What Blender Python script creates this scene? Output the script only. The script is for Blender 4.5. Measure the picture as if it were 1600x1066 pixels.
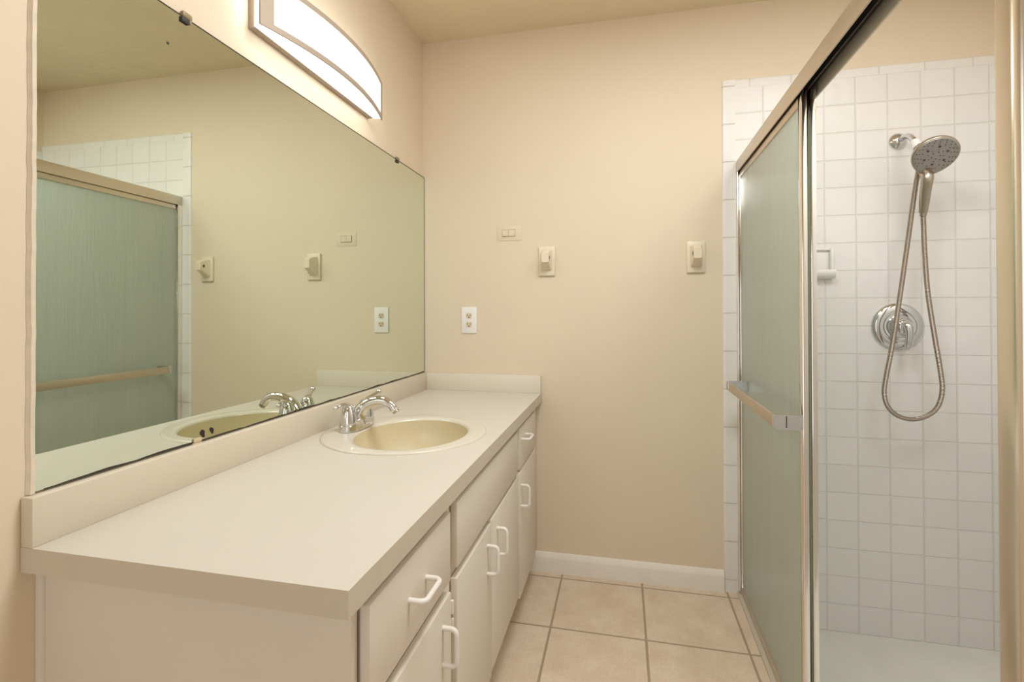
import bpy, bmesh, math, random
from mathutils import Vector, Matrix

for o in list(bpy.data.objects):
    bpy.data.objects.remove(o)
scene = bpy.context.scene
COL = scene.collection
PI = math.pi

# ------------------------------------------------------------------ camera
def setup_camera():
    yaw, pit, rol = math.radians(12.5326), math.radians(0.3906), math.radians(0.1381)
    fw = Vector((-math.sin(yaw) * math.cos(pit), math.cos(yaw) * math.cos(pit), math.sin(pit)))
    rt = Vector((math.cos(yaw), math.sin(yaw), 0))
    up = rt.cross(fw)
    r2 = rt * math.cos(rol) - up * math.sin(rol)
    u2 = rt * math.sin(rol) + up * math.cos(rol)
    cd = bpy.data.cameras.new('camera')
    cd.sensor_fit = 'HORIZONTAL'
    cd.sensor_width = 36
    cd.lens = 36 * 772.95 / 1600
    cd.shift_x = 0
    cd.shift_y = -52.57 / 1600
    cd.clip_start = 0.02
    cam = bpy.data.objects.new('camera', cd)
    COL.objects.link(cam)
    m = Matrix(((r2.x, u2.x, -fw.x, 0.9211), (r2.y, u2.y, -fw.y, -2.2041), (r2.z, u2.z, -fw.z, 1.1663), (0, 0, 0, 1)))
    cam.matrix_world = m
    scene.camera = cam
setup_camera()

# ------------------------------------------------------------------ world, fill lights, exposure
w = bpy.data.worlds.new('world')
scene.world = w
w.use_nodes = True
bg = w.node_tree.nodes['Background']
bg.inputs[0].default_value = (0.95, 1.0, 1.0, 1)
bg.inputs[1].default_value = 0.45
LAMP_EMISSION = 2.3

def area(name, loc, rot, sx, sy, power, color):
    ld = bpy.data.lights.new(name, 'AREA')
    ld.shape = 'RECTANGLE'
    ld.size, ld.size_y = sx, sy
    ld.energy = power
    ld.color = color
    o = bpy.data.objects.new(name, ld)
    o.location = loc
    o.rotation_euler = rot
    COL.objects.link(o)
    return o
# unseen fill lights added at room ceiling, shower ceiling and doorway behind the camera
area('ceiling_fill', (1.02, -1.25, 2.425), (0, 0, 0), 0.5, 0.5, 9.2, (0.97, 1.0, 1.0))
area('shower_fill', (1.88, -1.15, 2.425), (0, 0, 0), 0.5, 0.5, 4.6, (0.97, 1.0, 1.02))
area('doorway_fill', (0.65, -3.3, 1.15), (PI / 2, 0, 0), 0.9, 1.9, 1.8, (0.97, 1.0, 0.98))

scene.view_settings.view_transform = 'Standard'
scene.view_settings.look = 'None'
scene.view_settings.gamma = 1
scene.view_settings.use_curve_mapping = False
scene.view_settings.exposure = 1.08
try:
    scene.cycles.max_bounces = 12
    scene.cycles.diffuse_bounces = 6
    scene.cycles.glossy_bounces = 6
    scene.cycles.use_denoising = True
except Exception:
    pass

# ------------------------------------------------------------------ materials
class NT:
    def __init__(s, name):
        s.m = bpy.data.materials.new(name)
        s.m.use_nodes = True
        s.t = s.m.node_tree
        s.b = s.t.nodes['Principled BSDF']
        s.out = s.t.nodes['Material Output']
    def n(s, typ, **kw):
        nd = s.t.nodes.new(typ)
        for k, v in kw.items():
            setattr(nd, k, v)
        return nd
    def l(s, a, b):
        s.t.links.new(a, b)
    def coords(s, scale=(1, 1, 1), loc=(0, 0, 0), rot=(0, 0, 0)):
        tc = s.n('ShaderNodeNewGeometry')
        mp = s.n('ShaderNodeMapping')
        mp.inputs['Location'].default_value = loc
        mp.inputs['Rotation'].default_value = rot
        mp.inputs['Scale'].default_value = scale
        s.l(tc.outputs['Position'], mp.inputs['Vector'])
        return mp.outputs['Vector']
    def noise(s, vec, scale, detail=3, rough=.5):
        nn = s.n('ShaderNodeTexNoise')
        nn.inputs['Scale'].default_value = scale
        nn.inputs['Detail'].default_value = detail
        nn.inputs['Roughness'].default_value = rough
        s.l(vec, nn.inputs['Vector'])
        return nn.outputs['Fac']
    def bump(s, h, strength, dist=.01, normal=None):
        bp = s.n('ShaderNodeBump')
        bp.inputs['Strength'].default_value = strength
        bp.inputs['Distance'].default_value = dist
        s.l(h, bp.inputs['Height'])
        if normal:
            s.l(normal, bp.inputs['Normal'])
        return bp.outputs['Normal']
    def mix(s, fac, a, b):
        mx = s.n('ShaderNodeMix', data_type='RGBA')
        if hasattr(fac, 'links') or hasattr(fac, 'is_linked'):
            s.l(fac, mx.inputs[0])
        else:
            mx.inputs[0].default_value = fac
        for v, i in ((a, 6), (b, 7)):
            if isinstance(v, tuple):
                mx.inputs[i].default_value = (*v, 1) if len(v) == 3 else v
            else:
                s.l(v, mx.inputs[i])
        return mx.outputs[2]
    def ramp(s, fac, p0, p1):
        mr = s.n('ShaderNodeMapRange')
        mr.inputs[1].default_value, mr.inputs[2].default_value = p0, p1
        s.l(fac, mr.inputs[0])
        return mr.outputs[0]

def mat(name, col, rough=.5, metal=0, spec=.5, mottling=0, mscale=6, bump=0, bscale=200, bdist=.002, coat=0):
    t = NT(name)
    t.b.inputs['Roughness'].default_value = rough
    t.b.inputs['Metallic'].default_value = metal
    t.b.inputs['Specular IOR Level'].default_value = spec
    t.b.inputs['Coat Weight'].default_value = coat
    t.b.inputs['Base Color'].default_value = (*col, 1)
    v = t.coords()
    if mottling:
        f = t.ramp(t.noise(v, mscale, 4), .3, .7)
        lo = tuple(c * (1 - mottling) for c in col)
        t.l(t.mix(f, lo, col), t.b.inputs['Base Color'])
    if bump:
        t.l(t.bump(t.noise(v, bscale, 2), bump, bdist), t.b.inputs['Normal'])
    return t.m

WALL = (0.74, 0.63, 0.495)
M = {}
M['wall'] = mat('wall_paint', WALL, .55, spec=.3, mottling=.025, mscale=2.5, bump=.12, bscale=90, bdist=.002)
M['ceiling'] = mat('ceiling_texture', (0.74, 0.63, 0.44), .8, spec=.2, mottling=.05, mscale=5, bump=.45, bscale=38, bdist=.006)
M['trimpaint'] = mat('baseboard_paint', (0.84, 0.78, 0.71), .4, mottling=.05, mscale=14)
M['laminate'] = mat('countertop_laminate', (0.63, 0.585, 0.525), .38, spec=.4, mottling=.02, mscale=4)
M['lamedge'] = mat('laminate_edge', (0.61, 0.545, 0.45), .45, spec=.4, mottling=.04, mscale=8)
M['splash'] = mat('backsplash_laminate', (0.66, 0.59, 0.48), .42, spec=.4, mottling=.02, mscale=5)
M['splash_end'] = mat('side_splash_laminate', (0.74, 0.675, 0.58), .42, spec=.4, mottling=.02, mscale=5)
M['cabinet'] = mat('cabinet_paint', (0.72, 0.655, 0.57), .42, spec=.4, mottling=.025, mscale=5, bump=.05, bscale=120)
M['handle'] = mat('white_enamel', (0.80, 0.76, 0.72), .3)
M['sink'] = mat('almond_porcelain', (0.66, 0.61, 0.53), .25, spec=.5, coat=.2)
M['basin'] = mat('almond_porcelain_basin', (0.68, 0.59, 0.41), .2, spec=.5, coat=.2)
M['chrome'] = mat('chrome', (0.70, 0.70, 0.71), .07, metal=1)
M['satin'] = mat('satin_nickel', (0.46, 0.40, 0.33), .28, metal=1)
M['satinface'] = mat('spray_face_grey', (0.36, 0.34, 0.31), .4, metal=.5)
M['hose'] = mat('hose_metal', (0.50, 0.44, 0.38), .35, metal=1)
M['shadow_joint'] = mat('dark_shadow_joint', (0.03, 0.028, 0.025), .6)  # near-black for the painted clip shadows and the bracket joint
M['nozzle'] = mat('grey_nozzle_rubber', (0.085, 0.08, 0.072), .6)
M['dark'] = mat('dark_gap', (0.035, 0.03, 0.022), .7)
M['shade_metal'] = mat('recess_shade', (0.05, 0.042, 0.035), .45, metal=.6)  # dark tone put in for shade inside recesses
M['alum'] = mat('satin_aluminium', (0.66, 0.59, 0.50), .36, metal=1, mottling=.03, mscale=20)
M['fascia'] = mat('matte_aluminium', (0.60, 0.56, 0.47), .6, metal=.35)
M['jamb'] = mat('gold_tinted_aluminium', (0.78, 0.735, 0.65), .22, metal=1)
M['bright_alum'] = mat('polished_aluminium', (0.86, 0.82, 0.77), .14, metal=1)
M['ivory'] = mat('ivory_ceramic', (0.76, 0.67, 0.53), .3, coat=.2)
M['white_plastic'] = mat('white_plastic', (0.84, 0.82, 0.80), .3)
M['receptacle'] = mat('almond_plastic', (0.70, 0.60, 0.44), .35)
M['soap'] = mat('white_ceramic', (0.80, 0.78, 0.74), .12, coat=.4)
M['pan'] = mat('shower_floor_white', (0.74, 0.72, 0.67), .45, mottling=.06, mscale=9)
M['caulk'] = mat('painted_caulk', (0.76, 0.67, 0.55), .6, mottling=.12, mscale=40, bump=.4, bscale=60, bdist=.004)
M['frame_metal'] = mat('brushed_nickel_fixture', (0.46, 0.385, 0.315), .6, metal=.25, spec=.3)
M['red'] = mat('red_mark', (0.55, 0.05, 0.03), .4)
M['blue'] = mat('blue_mark', (0.03, 0.22, 0.32), .4)
M['clear_plastic'] = mat('aged_clear_plastic', (0.62, 0.50, 0.34), .25)
M['brown_plastic'] = mat('brown_aged_plastic', (0.30, 0.22, 0.13), .35)
M['rust'] = mat('mirror_rust', (0.035, 0.018, 0.01), .7, mottling=.7, mscale=160)

def mirror_mat():
    t = NT('mirror_silver')
    t.b.inputs['Metallic'].default_value = 1
    t.b.inputs['Roughness'].default_value = 0.0
    t.b.inputs['Base Color'].default_value = (0.77, 0.83, 0.735, 1)
    return t.m
M['mirror'] = mirror_mat()

def emit_mat():
    t = NT('lit_acrylic')
    t.b.inputs['Base Color'].default_value = (.9, .88, .84, 1)
    t.b.inputs['Emission Color'].default_value = (.985, 1, .965, 1)
    t.b.inputs['Emission Strength'].default_value = LAMP_EMISSION
    return t.m
M['lit'] = emit_mat()

def brick_mat(name, ax, off, bw, bh, base, grout, mortar=.0026, rough=.34, wav=.42):
    """glazed square tile; ax = the two world axes of the face"""
    t = NT(name)
    g = t.n('ShaderNodeNewGeometry')
    sp = t.n('ShaderNodeSeparateXYZ')
    t.l(g.outputs['Position'], sp.inputs[0])
    cb = t.n('ShaderNodeCombineXYZ')
    for i, a in enumerate(ax):
        ad = t.n('ShaderNodeMath', operation='SUBTRACT')
        t.l(sp.outputs[a], ad.inputs[0])
        ad.inputs[1].default_value = off[i] - 20 * (bw, bh)[i]
        t.l(ad.outputs[0], cb.inputs[i])
    br = t.n('ShaderNodeTexBrick')
    br.offset = 0
    br.squash = 1
    br.inputs['Scale'].default_value = 1
    br.inputs['Brick Width'].default_value = bw
    br.inputs['Row Height'].default_value = bh
    br.inputs['Mortar Size'].default_value = mortar
    br.inputs['Mortar Smooth'].default_value = .4
    br.inputs['Color1'].default_value = (*base, 1)
    br.inputs['Color2'].default_value = (*(c * .965 for c in base), 1)
    br.inputs['Mortar'].default_value = (*grout, 1)
    t.l(cb.outputs[0], br.inputs['Vector'])
    t.l(br.outputs['Color'], t.b.inputs['Base Color'])
    t.b.inputs['Roughness'].default_value = rough
    t.b.inputs['Specular IOR Level'].default_value = .5
    v = t.coords()
    inv = t.n('ShaderNodeMath', operation='SUBTRACT')
    inv.inputs[0].default_value = 1
    t.l(br.outputs['Fac'], inv.inputs[1])
    n1 = t.bump(inv.outputs[0], .8, .0025)
    n2 = t.bump(t.noise(v, 16, 1), wav, .006, n1)
    t.l(n2, t.b.inputs['Normal'])
    return t
TILE, GROUT = (0.775, 0.755, 0.725), (0.735, 0.71, 0.67)
M['tile_back'] = brick_mat('white_wall_tile', ('X', 'Z'), (1.712, 2.090), .1116, .1098, TILE, GROUT).m
M['tile_side'] = brick_mat('white_wall_tile_side', ('Y', 'Z'), (0, 2.090), .1116, .1098, TILE, GROUT).m
M['tile_cap'] = brick_mat('white_cap_tile', ('X', 'Z'), (1.595, 1), .156, 3, TILE, GROUT).m
M['tile_bull'] = brick_mat('white_bullnose_tile', ('X', 'Z'), (1, .053), 3, .1572, TILE, (0.62, 0.58, 0.52)).m

def floor_mat():
    t = brick_mat('beige_floor_tile', ('X', 'Y'), (.6596, -.0464), .3406, .3406, (0.56, 0.44, 0.32), (0.38, 0.30, 0.215), .0044, .42, .05)
    br = [n for n in t.t.nodes if n.bl_idname == 'ShaderNodeTexBrick'][0]
    br.inputs['Color2'].default_value = (0.53, 0.41, 0.295, 1)
    v = t.coords()
    f = t.ramp(t.noise(v, 9, 6, .65), .32, .68)
    f2 = t.ramp(t.noise(v, 130, 6, .75), .38, .62)
    tilec = t.mix(f, (0.64, 0.51, 0.395), (0.78, 0.665, 0.54))
    tilec = t.mix(t.n('ShaderNodeMath', operation='MULTIPLY').outputs[0], tilec, (0.56, 0.42, 0.29))
    mul = [n for n in t.t.nodes if n.bl_idname == 'ShaderNodeMath' and n.operation == 'MULTIPLY'][-1]
    t.l(f2, mul.inputs[0]); mul.inputs[1].default_value = .5
    out = t.mix(br.outputs['Fac'], tilec, (0.38, 0.30, 0.215))
    t.l(out, t.b.inputs['Base Color'])
    return t.m
M['floor'] = floor_mat()

def glass_mat():
    """obscure rain glass: pale green, light goes through it scattered, streaky vertical relief"""
    t = NT('obscure_rain_glass')
    v = t.coords(scale=(60, 60, 5))
    nrm = t.bump(t.noise(v, 2.2, 3, .6), .5, .004)
    f = t.ramp(t.noise(t.coords(scale=(30, 30, 1.2)), 2, 3), .3, .7)
    colr = t.mix(f, (0.86, 0.935, 0.865), (0.93, 0.975, 0.915))
    tl = t.n('ShaderNodeBsdfTranslucent')
    df = t.n('ShaderNodeBsdfDiffuse')
    gl = t.n('ShaderNodeBsdfGlossy')
    gl.inputs['Roughness'].default_value = .22
    for nd in (tl, df):
        t.l(colr, nd.inputs['Color'])
        t.l(nrm, nd.inputs['Normal'])
    t.l(nrm, gl.inputs['Normal'])
    m1 = t.n('ShaderNodeMixShader')
    m1.inputs[0].default_value = .36
    t.l(tl.outputs[0], m1.inputs[1]); t.l(df.outputs[0], m1.inputs[2])
    m2 = t.n('ShaderNodeMixShader')
    fr = t.n('ShaderNodeFresnel'); fr.inputs[0].default_value = 1.4
    t.l(fr.outputs[0], m2.inputs[0])
    t.l(m1.outputs[0], m2.inputs[1]); t.l(gl.outputs[0], m2.inputs[2])
    t.l(m2.outputs[0], t.out.inputs['Surface'])
    return t.m
M['glass'] = glass_mat()

def hose_mat():
    t = NT('corrugated_hose')
    t.b.inputs['Metallic'].default_value = 1
    t.b.inputs['Roughness'].default_value = .35
    t.b.inputs['Base Color'].default_value = (0.42, 0.36, 0.30, 1)
    g = t.n('ShaderNodeNewGeometry'); sp = t.n('ShaderNodeSeparateXYZ')
    t.l(g.outputs['Position'], sp.inputs[0])
    mu = t.n('ShaderNodeMath', operation='MULTIPLY'); mu.inputs[1].default_value = 2 * PI / .0046
    t.l(sp.outputs['Z'], mu.inputs[0])
    sn = t.n('ShaderNodeMath', operation='SINE'); t.l(mu.outputs[0], sn.inputs[0])
    t.l(t.bump(sn.outputs[0], .6, .0012), t.b.inputs['Normal'])
    return t.m
M['hose'] = hose_mat()

# ------------------------------------------------------------------ mesh helpers
class MB:
    def __init__(s):
        s.bm = bmesh.new()
    def box(s, x0, x1, y0, y1, z0, z1, bevel=0, seg=2):
        vs = [s.bm.verts.new(p) for p in ((x0, y0, z0), (x1, y0, z0), (x1, y1, z0), (x0, y1, z0), (x0, y0, z1), (x1, y0, z1), (x1, y1, z1), (x0, y1, z1))]
        fs = [s.bm.faces.new([vs[i] for i in q]) for q in ((3, 2, 1, 0), (4, 5, 6, 7), (0, 1, 5, 4), (1, 2, 6, 5), (2, 3, 7, 6), (3, 0, 4, 7))]
        if bevel:
            es = set(e for f in fs for e in f.edges)
            bmesh.ops.bevel(s.bm, geom=list(es), offset=bevel, segments=seg, profile=.5, affect='EDGES')
        return s
    def ring(s, pts):
        return [s.bm.verts.new(p) for p in pts]
    def loft(s, rings, cap=True, closed=True):
        rs = [s.ring(r) for r in rings]
        n = len(rs[0])
        for a, b in zip(rs, rs[1:]):
            for i in range(n if closed else n - 1):
                j = (i + 1) % n
                s.bm.faces.new((a[i], a[j], b[j], b[i]))
        if cap:
            s.bm.faces.new(list(reversed(rs[0])))
            s.bm.faces.new(rs[-1])
        return s
    def tube(s, pts, rad, seg=16, flat=1.0, cap=True):
        pts = [Vector(p) for p in pts]
        if not hasattr(rad, '__len__'):
            rad = [rad] * len(pts)
        rings = []
        ref = None
        for i, p in enumerate(pts):
            d = (pts[min(i + 1, len(pts) - 1)] - pts[max(i - 1, 0)]).normalized()
            if ref is None:
                ref = Vector((0, 0, 1)) if abs(d.z) < .9 else Vector((0, 1, 0))
                ref = (ref - d * ref.dot(d)).normalized()
            else:
                ref = (ref - d * ref.dot(d)).normalized()
            b = d.cross(ref)
            rings.append([tuple(p + ref * (math.cos(a) * rad[i] * flat) + b * (math.sin(a) * rad[i])) for a in [2 * PI * k / seg for k in range(seg)]])
        return s.loft(rings, cap)
    def lathe(s, prof, origin, axis=(0, 0, 1), seg=40):
        """prof: (radius, height along axis)"""
        ax = Vector(axis).normalized()
        u = ax.orthogonal().normalized()
        v = ax.cross(u)
        o = Vector(origin)
        rings = [[tuple(o + ax * h + (u * math.cos(a) + v * math.sin(a)) * max(r, 1e-5)) for a in [2 * PI * k / seg for k in range(seg)]] for r, h in prof]
        return s.loft(rings)
    def prism(s, poly, axis, a0, a1):
        """poly of 2-D points in the other two axes (in order), extruded along axis"""
        def p3(q, a):
            return {'x': (a, q[0], q[1]), 'y': (q[0], a, q[1]), 'z': (q[0], q[1], a)}[axis]
        return s.loft([[p3(q, a0) for q in poly], [p3(q, a1) for q in poly]])
    def sphere(s, c, r, seg=20, sc=(1, 1, 1)):
        prof = [(r * math.sin(PI * k / 12), -r * math.cos(PI * k / 12)) for k in range(13)]
        n0 = len(s.bm.verts)
        s.lathe(prof, (0, 0, 0), (0, 0, 1), seg)
        s.bm.verts.ensure_lookup_table()
        for vv in s.bm.verts[n0:]:
            vv.co = Vector((vv.co.x * sc[0] + c[0], vv.co.y * sc[1] + c[1], vv.co.z * sc[2] + c[2]))
        return s
    def build(s, name, m, parent=None, smooth=35, local=False):
        off = Vector((0, 0, 0))
        p = parent
        if not local:
            while p is not None:
                off += p.location
                p = p.parent
        me = bpy.data.meshes.new(name)
        bmesh.ops.recalc_face_normals(s.bm, faces=s.bm.faces)
        for v in s.bm.verts:
            v.co -= off
        if smooth:
            th = math.radians(smooth)
            for f in s.bm.faces:
                f.smooth = True
            for e in s.bm.edges:
                if len(e.link_faces) == 2 and e.calc_face_angle(0) > th:
                    e.smooth = False
        s.bm.to_mesh(me)
        s.bm.free()
        me.materials.append(M[m] if isinstance(m, str) else m)
        o = bpy.data.objects.new(name, me)
        COL.objects.link(o)
        if parent is not None:
            o.parent = parent
        return o

def thing(name, label, cat, loc, group=None, rz=0):
    o = bpy.data.objects.new(name, None)
    COL.objects.link(o)
    o.location = loc
    o.rotation_euler = (0, 0, rz)
    o.empty_display_size = .05
    o['label'] = label
    o['category'] = cat
    if group:
        o['group'] = group
    return o
def tag(o, label, cat, group=None):
    o['label'] = label
    o['category'] = cat
    if group:
        o['group'] = group
    return o
def struct(o, label=None, cat=None):
    o['kind'] = 'structure'
    if label:
        o['label'] = label
        o['category'] = cat
    return o
def arc(c, r, a0, a1, n):
    return [(c[0] + r * math.cos(a0 + (a1 - a0) * k / n), c[1] + r * math.sin(a0 + (a1 - a0) * k / n)) for k in range(n + 1)]
def spline(pts, n=8):
    P = [Vector(p) for p in pts]
    P = [P[0] * 2 - P[1]] + P + [P[-1] * 2 - P[-2]]
    out = []
    for i in range(1, len(P) - 2):
        for k in range(n):
            t = k / n
            a, b, c, d = P[i - 1:i + 3]
            out.append(.5 * ((2 * b) + (c - a) * t + (2 * a - 5 * b + 4 * c - d) * t * t + (3 * b - a - 3 * c + d) * t ** 3))
    out.append(P[-2])
    return out
def lerp_list(vals, n):
    out = []
    for a, b in zip(vals, vals[1:]):
        out += [a + (b - a) * k / n for k in range(n)]
    return out + [vals[-1]]

# ------------------------------------------------------------------ room shell
H = 2.44
NEAR = -3.1
RX = 1.374            # bathroom-side face of the wall beside the shower
SX = 2.36             # long wall of the shower
SY = -1.536           # near wall of the shower
struct(MB().box(-.1, 1.437, NEAR - .6, .1, -.16, 0).build('floor', 'floor', smooth=0), 'floor of beige mottled square tiles with brown grout', 'floor')
struct(MB().box(1.437, SX + .1, SY - .1, .1, -.2, -.105).build('floor_shower', 'pan', smooth=0), 'sunken white shower floor below the tiled wall', 'shower floor')
struct(MB().box(-.1, SX + .1, NEAR - .1, .1, H, H + .1).build('ceiling', 'ceiling', smooth=0))
struct(MB().box(-.1, 0, NEAR - .1, .1, -.16, H).build('wall_left', 'wall', smooth=0))
struct(MB().box(0, SX + .1, 0, .1, -.2, H).build('wall_back', 'wall', smooth=0))
struct(MB().box(SX, SX + .1, SY - .1, 0, -.2, H).build('wall_right', 'wall', smooth=0))
wn = MB().box(RX, SX, SY - .1, SY, -.2, H)
wn.box(RX, RX + .1, NEAR, SY - .1, -.16, H)
struct(wn.build('wall_front', 'wall', smooth=0))
wd = MB().box(0, .22, NEAR - .1, NEAR, 0, H).box(1.08, RX + .1, NEAR - .1, NEAR, 0, H).box(.22, 1.08, NEAR - .1, NEAR, 2.05, H)
struct(wd.build('wall_near', 'wall', smooth=0))
# shower tiling
struct(MB().box(1.381, SX, -.008, 0, -.105, 2.088).build('wall_shower_back', 'tile_back', smooth=0), 'white square tiles on the shower end wall', 'tiled wall')
struct(MB().box(SX - .008, SX, SY, -.008, -.105, 2.088).build('wall_shower_right', 'tile_side', smooth=0))
struct(MB().box(RX, SX - .008, SY, SY + .006, -.105, 2.088).build('wall_shower_front', 'tile_back', smooth=0))
cap = MB().prism([(0, 2.088), (-.008, 2.088), (-.008, 2.116)] + [(-.008 + .009 - .009 * math.cos(a), 2.116 + .009 * math.sin(a)) for a in [PI / 2 * k / 5 for k in range(1, 6)]] + [(0, 2.125)], 'x', 1.381, SX)
struct(cap.build('trim_1', 'tile_cap'), 'white cap tiles along the top of the tiled wall', 'tile trim')
bull = MB().prism([(1.381, 0), (1.381, -.008), (1.343, -.008)] + [(1.343 - .012 * math.sin(a), -.008 + .008 * (1 - math.cos(a))) for a in [PI / 2 * k / 6 for k in range(1, 7)]], 'z', 0, 2.122)
struct(bull.build('trim_2', 'tile_bull'), 'white bullnose tile strip down the edge of the tiled wall', 'tile trim')
bull = MB().box(RX - .006, RX, SY - .05, SY + .006, 0, 2.122, .004)
struct(bull.build('trim_3', 'tile_bull'))
# baseboard
bb = MB().prism([(0, 0), (-.014, 0), (-.014, .062), (-.0125, .069), (-.009, .076), (-.007, .083), (-.004, .087), (0, .087)], 'x', .50, 1.330)
struct(bb.build('baseboard_back', 'trimpaint'), 'white wooden baseboard along the back wall', 'baseboard')

# ------------------------------------------------------------------ vanity cabinet
CX, CF = .544, .560    # back and face of the doors
van = thing('vanity_cabinet', 'long white painted vanity cabinet under the cream countertop', 'cabinet', (.28, -.78, 0))
MB().prism([(.003, -1.586), (.540, -1.558), (.540, -1.5425), (.003, -1.5425)], 'z', 0, .757).build('end_panel', 'cabinet', van)
MB().prism([(.0005, -1.586), (.0005, -1.5925), (.005, -1.5925), (.008, -1.591), (.010, -1.5885), (.011, -1.5858)], 'z', 0, .757).build('scribe_moulding', 'cabinet', van)
ff = MB().box(.524, .5415, -1.534, -.003, .10, .757, .0008)
ff.box(.003, .524, -1.534, -.003, .10, .115)
ff.build('face_frame', 'cabinet', van)
MB().box(.47, .482, -1.534, -.003, 0, .0995).build('toe_kick', 'cabinet', van)

def pull(parent, c, axis, span=.076):
    """white wire pull, c = centre on the face"""
    x, y, z = c
    h = span / 2
    path = [(-.0005, -h), (.018, -h)] + [(.018 + .012 * math.sin(a), -h + .012 * (1 - math.cos(a))) for a in [PI / 2 * k / 6 for k in range(1, 7)]]
    path += [(p[0], -p[1]) for p in reversed(path)]
    pts = [(x + a, y + b, z) if axis == 'y' else (x + a, y, z + b) for a, b in path]
    return MB().tube(pts, .0050, 12).build('handle', 'handle', parent)

def front(name, y0, y1, z0, z1, hnd=None):
    p = MB().box(CX, CF, y0, y1, z0, z1, .0014).build(name, 'cabinet', van)
    if hnd:
        pull(p, (CF, hnd[0], hnd[1]), hnd[2])
    return p
front('drawer', -1.541, -1.193, .588, .735, (-1.367, .666, 'y'))
front('false_drawer_front', -1.149, -.491, .592, .738)
front('drawer', -.457, -.135, .592, .741, (-.385, .696, 'y'))
front('door', -1.541, -1.190, .140, .562, (-1.240, .478, 'z'))
front('door', -1.150, -.854, .140, .569, (-.895, .486, 'z'))
front('door', -.851, -.491, .150, .576, (-.790, .490, 'z'))
front('door', -.457, -.135, .130, .582, (-.430, .492, 'z'))
for z in (.510, .470, .22):
    hg = MB().tube([(.5505, -1.158, z - .014), (.5505, -1.158, z + .014)], .0045, 10)
    hg.box(.5418, .5505, -1.178, -1.160, z - .014, z + .014, .0008)
    hg.build('hinge', 'handle', van)

# ------------------------------------------------------------------ countertop with sink cut-out
CZ, CB, CW, CY = .798, .759, .5685, -1.6132
top = thing('countertop', 'cream laminate countertop with low backsplash over the vanity', 'countertop', (.28, -.78, CB))
SKX, SKY, SKA, SKB = .2785, -.804, .2445, .2455
def slab():
    b = MB()
    N = 96
    el, re = [], []
    x0, x1, y0, y1 = .001, CW, CY, -.001
    cor = [math.atan2(yy - SKY, xx - SKX) % (2 * PI) for xx in (x0, x1) for yy in (y0, y1)]
    angs = sorted([2 * PI * k / N for k in range(N)] + cor)
    for a in angs:
        c, sn = math.cos(a), math.sin(a)
        el.append((SKX + SKA * .93 * c, SKY + SKB * .93 * sn))
        t = min([q for q in [((x1 if c > 0 else x0) - SKX) / c if abs(c) > 1e-9 else 9, ((y1 if sn > 0 else y0) - SKY) / sn if abs(sn) > 1e-9 else 9]])
        re.append((SKX + c * t, SKY + sn * t))
    V = {}
    for nm, ring, z in (('et', el, CZ), ('rt', re, CZ), ('rb', re, CB), ('eb', el, CB)):
        V[nm] = [b.bm.verts.new((p[0], p[1], z)) for p in ring]
    n = len(angs)
    for a, c in (('et', 'rt'), ('rt', 'rb'), ('rb', 'eb'), ('eb', 'et')):
        for i in range(n):
            j = (i + 1) % n
            b.bm.faces.new((V[a][i], V[a][j], V[c][j], V[c][i]))
    return b
so = slab().build('slab', 'laminate', top, smooth=40)
so.data.materials.append(M['lamedge'])
for f in so.data.polygons:
    if abs(f.normal.z) < .5 and (f.center.x > .27 or f.center.y < -.75) and (abs(f.normal.x) > .99 or abs(f.normal.y) > .99):
        c = f.center + Vector(top.location)
        if c.x > CW - .002 or c.y < CY + .002:
            f.material_index = 1
MB().box(.001, .0249, CY, -.001, CZ, .8755, .0012).build('backsplash', 'splash', top)
MB().box(.0252, CW - .003, -.0249, -.001, CZ, .8755, .0012).build('side_splash', 'splash_end', top)

# ------------------------------------------------------------------ sink
sink = thing('sink', 'oval almond drop-in sink set in the cream countertop', 'sink', (SKX, SKY, CZ))
def ell(cx, cy, a, b, z, n=72):
    return [(cx + a * math.cos(2 * PI * k / n), cy + b * math.sin(2 * PI * k / n), z) for k in range(n)]
BX, BY, BA, BB = .304, -.812, .162, .190
rim = [ell(SKX, SKY, SKA, SKB, CZ + .0002), ell(SKX, SKY, SKA - .001, SKB - .001, CZ + .003), ell(SKX, SKY, SKA - .004, SKB - .004, CZ + .0052),
       ell(SKX, SKY, SKA - .012, SKB - .012, CZ + .0058), ell(SKX, SKY, SKA - .022, SKB - .022, CZ + .0046),
       ell(SKX + .001, SKY, SKA - .027, SKB - .027, CZ + .0056),
       ell(BX - .004, BY, BA + .016, BB + .016, CZ + .0052), ell(BX, BY, BA + .007, BB + .007, CZ + .0042), ell(BX, BY, BA + .002, BB + .002, CZ + .001), ell(BX, BY, BA, BB, CZ - .003)]
MB().loft(rim, cap=False).build('rim', 'sink', sink, smooth=60)
bowl = []
for k in range(15):
    t = k / 14
    r = math.cos(t * PI / 2) ** .55 if t < 1 else 0
    r = max(r, .13)
    bowl.append(ell(BX - .01 * t, BY + .012 * t, BA * r, BB * r if r > .2 else BA * r, CZ - .003 - .14 * math.sin(t * PI / 2)))
MB().loft(bowl, cap=False).build('basin', 'basin', sink, smooth=60)
MB().lathe([(.022, -.001), (.022, .003), (.016, .0035), (.014, .001), (0, .001)], (BX - .01, BY + .012, CZ - .143)).build('drain', 'chrome', sink)

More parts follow.
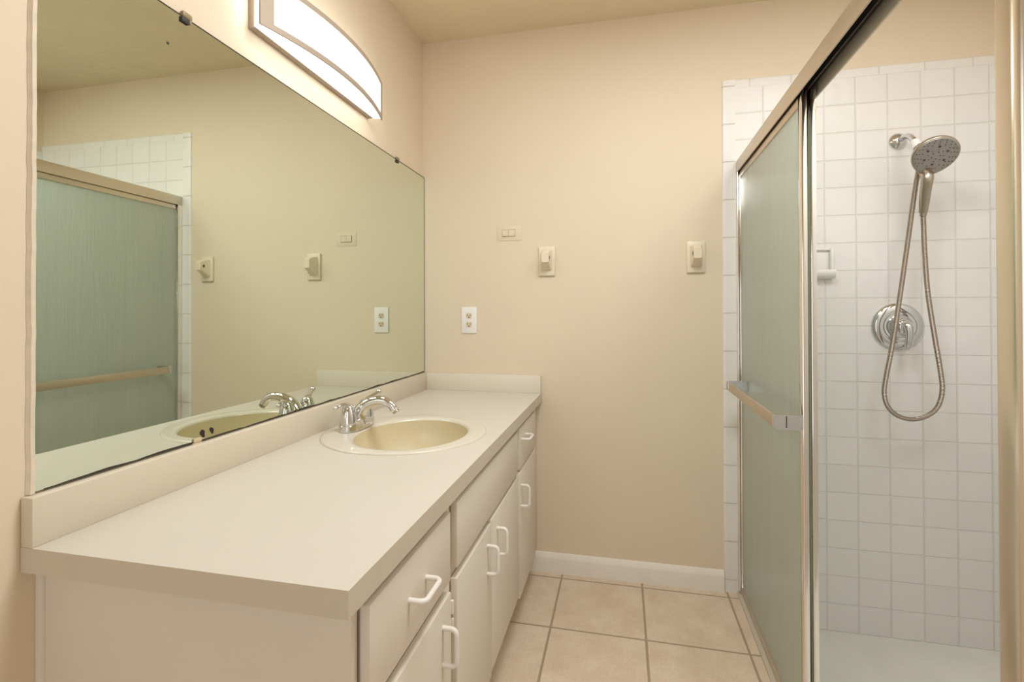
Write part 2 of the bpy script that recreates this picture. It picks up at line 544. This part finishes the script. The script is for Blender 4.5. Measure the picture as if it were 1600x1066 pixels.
# ------------------------------------------------------------------ faucet
FX, FY, FZ = .112, -.797, CZ + .0062
fau = thing('faucet', 'chrome two-handle faucet at the back of the almond sink', 'faucet', (FX, FY, FZ))
def stad(z, hx, hy, n=48, p=2.6):
    out = []
    for k in range(n):
        a = 2 * PI * k / n
        c, s_ = math.cos(a), math.sin(a)
        out.append((FX + hx * math.copysign(abs(c) ** (2 / p), c), FY + hy * math.copysign(abs(s_) ** (2 / p), s_), z))
    return out
MB().loft([stad(FZ, .031, .079), stad(FZ + .004, .032, .080), stad(FZ + .016, .030, .077), stad(FZ + .026, .026, .072), stad(FZ + .031, .018, .062)]).build('base', 'chrome', fau, smooth=50)
sp = [(FX + .002, FZ + .012), (FX + .004, FZ + .030), (FX + .012, FZ + .050), (FX + .030, FZ + .070), (FX + .060, FZ + .084), (FX + .090, FZ + .085), (FX + .114, FZ + .074), (FX + .126, FZ + .059)]
MB().tube(spline([(x, FY, z) for x, z in sp], 6), lerp_list([.031, .027, .0225, .0185, .0155, .0140, .0130, .0125], 6), 24).build('spout', 'chrome', fau, smooth=60)
MB().lathe([(.0105, 0), (.0105, -.006), (.009, -.006)], (FX + .1285, FY, FZ + .056), (-.62, 0, .78)).build('aerator', 'satin', fau)
for sg in (-1, 1):
    hy = FY + sg * .0508
    hb = MB().lathe([(.0285, .004), (.0280, .018), (.0265, .0185), (.0258, .030), (.0228, .050), (.0190, .064), (.0170, .068)], (FX, hy, FZ), seg=32).build('handle_base', 'chrome', fau, smooth=50)
    h = MB().lathe([(.0172, .0685), (.0168, .072), (.013, .0775), (.007, .080), (0, .0808)], (FX, hy, FZ), seg=32)
    if sg < 0:
        lv = [(FX + .004, hy + .012, FZ + .060), (FX + .002, hy - .002, FZ + .074), (FX, hy - .018, FZ + .083), (FX - .004, hy - .034, FZ + .083), (FX - .008, hy - .046, FZ + .079), (FX - .010, hy - .053, FZ + .077)]
        rr = [.010, .0115, .0085, .0060, .0055, .006]
    else:
        lv = [(FX - .002, hy - .006, FZ + .064), (FX + .002, hy + .006, FZ + .075), (FX + .007, hy + .022, FZ + .083), (FX + .013, hy + .040, FZ + .089), (FX + .018, hy + .056, FZ + .094)]
        rr = [.010, .011, .0085, .0078, .0082]
    h.tube(spline(lv, 6), lerp_list(rr, 6), 16, flat=.75)
    h.sphere(lv[-1], rr[-1] * 1.12)
    h.build('lever_handle', 'chrome', fau, smooth=60)

# ------------------------------------------------------------------ mirror
mir = thing('wall_mirror', 'wide frameless wall mirror above the backsplash', 'mirror', (.003, -.8, .878))
MB().box(.001, .006, -1.598, -.004, .8795, 1.797).build('mirror_glass', 'mirror', mir, smooth=0)
e = MB().box(.001, .0066, -1.598, -.003, 1.7968, 1.7995).box(.001, .0064, -.0042, -.0012, .879, 1.7995)
e.build('dark_edge', 'dark', mir, smooth=0)
random.seed(4)
cr = MB()
ys = [-1.585 + (1.575) * k / 90 for k in range(91)]
up, lo = [], []
for k, y in enumerate(ys):
    hgt = .0003 + .0030 * abs(math.sin(k * .37) * math.sin(k * .11 + .4)) ** 1.5 + random.random() * .0014
    up.append((.0063, y, .8795 + hgt)); lo.append((.0063, y, .8783))
cr.loft([lo, up, [(.001, p[1], p[2]) for p in up], [(.001, p[1], p[2]) for p in lo]], cap=False, closed=False)
cr.build('tarnished_edge', 'dark', mir, smooth=0)
ck = MB()
rg = []
for k in range(41):
    z = .877 + k * (2.40 - .877) / 40 if k < 40 else 1.80
for k in range(41):
    z = .8765 + k * (1.802 - .8765) / 40
    j = (random.random() - .5) * .0016
    rg.append([(.0005, -1.6065 + j, z), (.0030, -1.6050 + j, z), (.0070, -1.6035 + j, z), (.0074, -1.5978 + j * .6, z), (.0005, -1.5975, z)])
ck.loft(rg)
ck.build('caulk_bead', 'caulk', mir, smooth=50)
for (y, z, sc) in ((-1.274, .8935, 1), (-1.249, .8945, .85)):
    pts = [(.00625, y + .0062 * sc * math.cos(a) * (1 + .25 * math.sin(3 * a + y * 50)) - .3 * .008 * math.sin(a), z + .0092 * sc * math.sin(a)) for a in [2 * PI * k / 20 for k in range(20)]]
    MB().loft([[(.0061, p[1], p[2]) for p in pts], [(.0064, p[1], p[2]) for p in pts]]).build('rust_spot', 'rust', mir)
MB().lathe([(.0032, 0), (.0032, .0004)], (.0060, -1.363, 1.722), (1, 0, 0), 12).build('black_speck', 'dark', mir)
for (y, z, dn) in ((-1.318, 1.7975, 1), (-.290, 1.7975, 1), (-1.290, .879, -1)):
    c = MB().box(.0004, .0105, y - .012, y + .012, min(z, z + dn * .013), max(z, z + dn * .013), .003)
    c.box(.0065, .0105, y - .010, y + .010, min(z, z - dn * .009), max(z, z - dn * .009), .0015)
    c.build('mirror_clip', 'clear_plastic' if dn < 0 else 'brown_plastic', mir)
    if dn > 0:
        MB().box(.0062, .0112, y - .015, y + .004, z - .012, z - .001, .001).build('clip_shadow', 'shadow_joint', mir)  # black pad put in as the clip's shadow

# ------------------------------------------------------------------ vanity light
VL0, VL1, VZ0, VZ1 = -1.148, -.510, 1.879, 2.016
vl = thing('vanity_light', 'lit bow-front vanity light with nickel frame above the mirror', 'light fixture', (0, -.83, VZ0))
MB().box(.0005, .022, -1.131, -.525, VZ0 + .004, VZ1 - .004, .001).build('back_plate', 'frame_metal', vl)
yc, hw = (VL0 + VL1) / 2, (VL1 - VL0) / 2
def bow(y, e=.048, b=.052):
    return e + b * (1 - ((y - yc) / hw) ** 2)
def bowring(dx, inset, n=32):
    ys_ = [VL0 + inset + (VL1 - VL0 - 2 * inset) * k / n for k in range(n + 1)]
    return [(bow(y) + dx, y) for y in ys_]
pl = bowring(-.003, .005)
poly = [(.0225, VL0 + .012)] + pl + [(.0225, VL1 - .012)]
MB().prism(poly, 'z', VZ0 + .0045, VZ1 - .0045).build('diffuser', 'lit', vl, smooth=40)
fr = MB()
f0, f1 = bowring(-.0025, 0), bowring(.0022, 0)
def strip(z0, z1, i0=0, i1=None):
    a, b = f0[i0:i1], f1[i0:i1]
    fr.loft([[(p[0], p[1], z0) for p in a], [(p[0], p[1], z0) for p in b], [(p[0], p[1], z1) for p in b], [(p[0], p[1], z1) for p in a], [(p[0], p[1], z0) for p in a]], cap=False, closed=False)
strip(VZ0, VZ0 + .016)
strip(VZ1 - .016, VZ1)
for yy0, yy1 in ((VL0, VL0 + .036), (VL1 - .030, VL1)):
    fr.prism([(bow(yy0) - .0025, yy0), (bow(yy0) + .0022, yy0), (bow(yy1) + .0022, yy1), (bow(yy1) - .0025, yy1)], 'z', VZ0 + .0005, VZ1 - .0005)
fr.build('bow_frame', 'frame_metal', vl, smooth=40)

# ------------------------------------------------------------------ back wall fittings
out = thing('wall_outlet', 'white duplex wall outlet above the vanity side splash', 'outlet', (.228, 0, 1.123))
MB().box(.191, .265, -.006, 0, 1.062, 1.184, .0025).build('cover_plate', 'white_plastic', out)
for zc in (1.1435, 1.1025):
    pr_ = [(.228 + .0145 * math.cos(a), zc + max(-.0125, min(.0125, .0165 * math.sin(a)))) for a in [2 * PI * k / 32 for k in range(32)]]
    r_ = MB().prism(pr_, 'y', -.0078, -.0055).build('receptacle', 'receptacle', out, smooth=0)
    sl = MB().box(.2200, .2227, -.0082, -.0077, zc - .001, zc + .0075).box(.2332, .2359, -.0082, -.0077, zc - .0003, zc + .0070)
    sl.lathe([(.0031, 0), (.0031, .0005)], (.228, -.0077, zc - .0072), (0, -1, 0), 14)
    sl.build('slots', 'dark', r_, smooth=0)
MB().lathe([(.003, 0), (.0027, .001), (0, .0013)], (.228, -.006, 1.123), (0, -1, 0), 14).build('screw', 'white_plastic', out)

sw = thing('wall_switch', 'painted-over horizontal wall switch high on the back wall', 'switch', (.4185, 0, 1.5215))
MB().box(.362, .475, -.0015, 0, 1.486, 1.557, .0012).build('cover_plate', 'wall', sw)
MB().box(.3865, .4475, -.0033, -.0024, 1.5055, 1.5375).build('rocker_gap', mat('painted_gap', (.40, .27, .15), .7), sw, smooth=0)
MB().box(.388, .4155, -.0055, -.0028, 1.507, 1.536, .0012).box(.4165, .446, -.0048, -.0028, 1.507, 1.536, .0012).build('rocker', 'wall', sw)

def bracket(x, z, side, label):
    b = thing('towel_bar_bracket', label, 'towel bar bracket', (x, 0, z), 'ceramic towel bar brackets on the back wall')
    MB().box(x - .037, x + .037, -.011, 0, z - .0655, z + .0655, .003).build('mounting_plate', 'ivory', b)
    rings = []
    for t, (zt, zb, hw_) in ((0, (z + .050, z - .044, .024)), (.25, (z + .049, z - .036, .0205)), (.55, (z + .045, z - .023, .0175)), (.85, (z + .038, z - .014, .0165)), (1, (z + .032, z - .010, .0150))):
        y = -.0105 - .056 * t
        rr, n = .006, 5
        ring = []
        for cx_, cz_, a0 in ((x + hw_ - rr, zt - rr, 0), (x - hw_ + rr, zt - rr, PI / 2), (x - hw_ + rr, zb + rr, PI), (x + hw_ - rr, zb + rr, 1.5 * PI)):
            for k in range(n):
                a = a0 + PI / 2 * k / (n - 1)
                ring.append((cx_ + rr * math.cos(a), y, cz_ + rr * math.sin(a)))
        rings.append(ring)
    po = MB().loft(rings).build('post', 'ivory', b, smooth=50)
    q = x + side * .0172
    s_ = .0085
    sq = [(-.047 + s_ * c, z + .012 + s_ * d * 1.15) for c, d in ((1, 0), (0, 1), (-1, 0), (0, -1))]
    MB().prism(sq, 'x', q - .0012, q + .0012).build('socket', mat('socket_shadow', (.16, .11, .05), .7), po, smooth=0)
bracket(.5935, 1.3885, 1, 'ivory ceramic towel bar bracket nearer the mirror, socket facing right')
bracket(1.2255, 1.3905, -1, 'ivory ceramic towel bar bracket next to the tiled shower edge')

# ------------------------------------------------------------------ shower door
RZ = -math.atan(.0150)
def dthing(name, label, cat):
    return thing(name, label, cat, (1.383, 0, 0), None, RZ)
fr_ = dthing('shower_door_frame', 'aluminium shower door frame with deep header and floor track', 'door frame')
L = 1.494
hd = MB().box(0, .004, -L - .04, -.009, 1.732, 1.780, .0012).box(.004, .054, -L - .04, -.009, 1.775, 1.780)
hd.build('header', 'alum', fr_, local=True)
MB().box(.0505, .0545, -L - .04, -.009, 1.728, 1.7748, .0008).build('inner_fascia', 'fascia', fr_, local=True)
MB().box(.0045, .050, -L - .038, -.010, 1.764, 1.7746).box(.0235, .0262, -L - .038, -.010, 1.742, 1.764).build('channel_shade', 'shade_metal', fr_, local=True)  # liner coloured dark for the shade inside the header
tr = MB().prism([(-.004, .0005), (.056, .0005), (.056, .022), (.053, .022), (.053, .006), (.030, .006), (.030, .018), (.027, .018), (.027, .006), (.0125, .006), (.0115, .0125), (-.002, .0115), (-.004, .009)], 'y', -L - .04, -.009)
tr.build('floor_track', 'fascia', fr_, local=True, smooth=0)
jf = MB().box(.001, .006, -.034, -.009, .022, 1.732, .001).box(.006, .052, -.014, -.009, .022, 1.732).box(.048, .053, -.034, -.009, .022, 1.732, .001).box(.0255, .0275, -.030, -.014, .022, 1.732)
jf.build('wall_jamb', 'bright_alum', fr_, local=True)
prof = []
for cx_, cy_, a0 in ((.050, -L - .004, 0), (.004, -L - .004, PI / 2), (.004, -L - .038, PI), (.050, -L - .038, 1.5 * PI)):
    for k in range(6):
        a = a0 + PI / 2 * k / 5
        prof.append((cx_ + .010 * math.cos(a) - (.004 if cx_ > .02 else -.004), cy_ + .010 * math.sin(a) - (.006 if cy_ > -L - .02 else -.006)))
MB().prism(prof, 'z', .022, 1.78).build('wall_jamb', 'jamb', fr_, local=True, smooth=60)

def panel(u0, u1, y0, y1, label, bar):
    p = dthing('sliding_shower_door', label, 'shower door')
    p['group'] = 'sliding shower doors'
    zb, zt, sw_ = .021 if not bar else .0135, 1.744, .027
    um = (u0 + u1) / 2
    MB().box(um - .0025, um + .0025, y0 + .010, y1 - .008, zb + .008, zt - .008).build('glass_pane', 'glass', p, local=True, smooth=0)
    MB().box(u0, u1, y0, y0 + sw_, zb, zt, .0022).build('stile', 'bright_alum', p, local=True)
    MB().box(u0, u1, y1 - .018, y1, zb, zt, .0022).build('stile', 'bright_alum', p, local=True)
    MB().box(u0 + .001, u1 - .001, y0 + sw_, y1 - .018, zt - .036, zt, .0015).build('top_rail', 'alum', p, local=True)
    MB().box(u0 + .001, u1 - .001, y0 + sw_, y1 - .018, zb, zb + .024, .0015).build('bottom_rail', 'alum', p, local=True)
    if bar:
        b = MB().box(-.0605, -.0565, y0 + .008, y1 - .118, .8555, .8895, .0018).build('towel_bar', 'alum', p, local=True)
        for yy in (y0 + .006, y1 - .124):
            n = 8
            out_ = [(u0 + .0005, .8535), (u0 + .0005, .8915), (-.054, .8915)] + [(-.054 - .0095 * math.sin(a), .8820 + .0095 * math.cos(a)) for a in [PI / 2 * k / n for k in range(1, n + 1)]] + [(-.0635, .8630)] + [(-.054 - .0095 * math.cos(a), .8630 - .0095 * math.sin(a)) for a in [PI / 2 * k / n for k in range(1, n + 1)]]
            if yy < -.5:
                MB().box(-.0325, -.0300, yy - .0084, yy - .0079, .8575, .8885).build('bracket_joint', 'shadow_joint', b, local=True, smooth=0)
            k_ = MB().prism(out_, 'y', yy - .008, yy - .0002 if yy < -.5 else yy + .006).build('bar_bracket', 'chrome', b, local=True)
    return p
panel(.0085, .0225, -.782, -.0155, 'frosted green sliding shower door with towel bar, nearer the room', True)
panel(.0300, .0440, -.782, -.0155, 'frosted green sliding shower door on the inner track behind the first', False)

# ------------------------------------------------------------------ shower fittings
arm = thing('hand_shower', 'satin nickel hand shower with looping metal hose on a chrome wall arm', 'hand shower', (1.969, -.008, 1.820))
hs = arm
MB().lathe([(.032, 0), (.032, .003), (.030, .007), (.024, .013), (.016, .018), (.0115, .021), (0, .021)], (1.969, -.008, 1.820), (0, -1, 0)).build('flange', 'chrome', arm, smooth=50)
ap = spline([(1.969, -.012, 1.820), (1.969, -.055, 1.822), (1.968, -.090, 1.812), (1.967, -.118, 1.790), (1.966, -.130, 1.776)], 6)
MB().tube(ap, .0105, 18).build('pipe', 'chrome', arm, smooth=60)
dv = MB().tube([(1.966, -.128, 1.780), (1.966, -.140, 1.764), (1.966, -.150, 1.750)], [.014, .0155, .0155], 20)
dv.build('diverter_nut', 'white_plastic', arm, smooth=50)

HC = Vector((1.990, -.205, 1.704))            # centre of the spray face
nrm = Vector((-.11, -.73, -.675)).normalized()
ux = Vector((1, 0, 0)); ux = (ux - nrm * ux.dot(nrm)).normalized()
uy = nrm.cross(ux)                               # in-plane
if uy.z > 0:
    uy = -uy                                     # points down the handle
def face_pt(a, b, d):
    return tuple(HC + ux * a + uy * b + nrm * d)
def headring(r, d, dx=0, n=56):
    pts = []
    for k in range(n):
        a = 2 * PI * k / n
        x, y = r * math.cos(a), r * math.sin(a)
        if y > 0:
            y *= 1 + .14 * math.sin(a) ** 4      # slight drop towards the handle
        pts.append(face_pt(x + dx, y, d))
    return pts
R0 = .068
head = MB().loft([headring(.030, -.046), headring(.044, -.038), headring(.058, -.028), headring(R0 - .003, -.018), headring(R0, -.010), headring(R0, -.003), headring(R0 - .003, 0)]).build('head', 'satin', hs, smooth=50)
MB().loft([headring(R0 - .005, 0), headring(R0 - .006, .0015), headring(.03, .0018)]).build('spray_face', 'satinface', head, smooth=50)
noz = MB()
for r, n, s_ in ((.013, 5, .0020), (.022, 8, .0016), (.041, 14, .0018), (.050, 18, .0018), (.058, 22, .0018)):
    for k in range(n):
        a = 2 * PI * (k + .3 * (r > .03)) / n
        x, y = r * math.cos(a), r * math.sin(a)
        if y > .040 and abs(x) < .03:
            continue
        noz.lathe([(s_, -.0005), (s_, .0014), (s_ * .5, .0018)], Vector(face_pt(x, y, .0015)), nrm, 8)
for k in range(6):
    a = 2 * PI * (k + .5) / 6
    noz.lathe([(.0042, -.0005), (.0042, .0010), (.003, .0012)], Vector(face_pt(.033 * math.cos(a), .033 * math.sin(a), .0015)), nrm, 12)
noz.build('nozzles', 'nozzle', head, smooth=0)
for x in (-.013, .007):
    MB().lathe([(.0085, 0), (.0085, .0022), (.007, .003), (0, .003)], Vector(face_pt(x, .061, .0012)), nrm, 20).build('spray_button', 'satin', head, smooth=50)
hpath = spline([face_pt(0, .045, -.020), face_pt(-.001, .068, -.018), (1.985, -.166, 1.634), (1.988, -.150, 1.600), (1.9925, -.132, 1.558), (1.996, -.118, 1.522)], 6)
MB().tube(hpath, lerp_list([.028, .0225, .0180, .0172, .0155, .0130], 6), 20).build('handle', 'satin', hs, smooth=60)
MB().tube([(1.996, -.1185, 1.524), (1.9965, -.116, 1.508)], [.0112, .0104], 16).build('hose_nut', 'satin', hs, smooth=50)
# ball-joint holder behind the head
MB().tube([(1.966, -.149, 1.751), tuple(HC - nrm * .040 + uy * -.005)], [.0165, .024], 20).build('holder', 'satin', hs, smooth=50)
hp = [(1.986, -.140, 1.705), (1.982, -.118, 1.675), (1.966, -.11, 1.545), (1.949, -.11, 1.412), (1.921, -.11, 1.2), (1.895, -.11, 1.022), (1.876, -.11, .915), (1.870, -.11, .856), (1.881, -.11, .809), (1.912, -.11, .776), (1.959, -.11, .764), (2.007, -.11, .779), (2.041, -.11, .815), (2.055, -.11, .874), (2.050, -.11, .943), (2.034, -.11, 1.059), (2.013, -.11, 1.223), (2.003, -.112, 1.363), (1.9965, -.116, 1.512)]
MB().tube(spline(hp, 10), .0080, 14).build('hose', 'hose', hs, smooth=60)

val = thing('shower_valve', 'round chrome shower valve with lever on the tiled wall', 'shower valve', (1.962, -.008, 1.102))
VO = (1.962, -.008, 1.102)
MB().lathe([(.090, 0), (.0905, .003), (.088, .008), (.078, .014), (.064, .017), (.060, .0165), (.058, .013), (.054, .013), (.052, .018)], VO, (0, -1, 0), 64).build('escutcheon', 'chrome', val, smooth=50)
MB().lathe([(.0535, .0128), (.0535, .0145), (.0, .0145)], VO, (0, -1, 0), 48).build('shadow_ring', 'shade_metal', val, smooth=0)
MB().lathe([(.044, .014), (.044, .022), (.040, .030), (.032, .036), (.030, .052), (.026, .060), (.016, .064), (0, .065)], VO, (0, -1, 0), 48).build('hub', 'chrome', val, smooth=50)
lv = spline([(1.962, -.060, 1.112), (1.966, -.074, 1.106), (1.968, -.080, 1.088), (1.968, -.080, 1.062), (1.966, -.076, 1.036), (1.965, -.072, 1.024)], 6)
MB().tube(lv, lerp_list([.020, .018, .0155, .0135, .0135, .010], 6), 18, flat=.8).build('lever', 'chrome', val, smooth=60)
MB().box(1.886, 1.8885, -.0205, -.018, 1.095, 1.109).build('hot_mark', 'red', val, smooth=0)
MB().box(2.0355, 2.038, -.0205, -.018, 1.095, 1.109).build('cold_mark', 'blue', val, smooth=0)

soap = MB()
x0, x1, z0, z1 = 1.600, 1.739, 1.292, 1.412
ring_o = lambda y, i: [(x0 + i, y, z0 + i), (x1 - i, y, z0 + i), (x1 - i, y, z1 - i), (x0 + i, y, z1 - i)]
soap.box(x0, x1, -.012, -.008, z0, z1, .0015)
soap.box(x0, x0 + .014, -.030, -.010, z0 + .002, z1, .006, 3).box(x1 - .014, x1, -.030, -.010, z0 + .002, z1, .006, 3)
soap.box(x0, x1, -.022, -.010, z1 - .010, z1, .004, 3)
so_ = thing('soap_dish', 'white ceramic wall soap dish on the tiled wall', 'soap dish', ((x0 + x1) / 2, -.008, z0))
soap.build('back_frame', 'soap', so_, smooth=50)
tray = MB().prism([(-.010, z0), (-.026, z0 - .003), (-.040, z0 + .006), (-.046, z0 + .020), (-.046, z0 + .030), (-.043, z0 + .033), (-.039, z0 + .030), (-.034, z0 + .018), (-.012, z0 + .020)], 'x', x0, x1)
tray.build('tray', 'soap', so_, smooth=50)
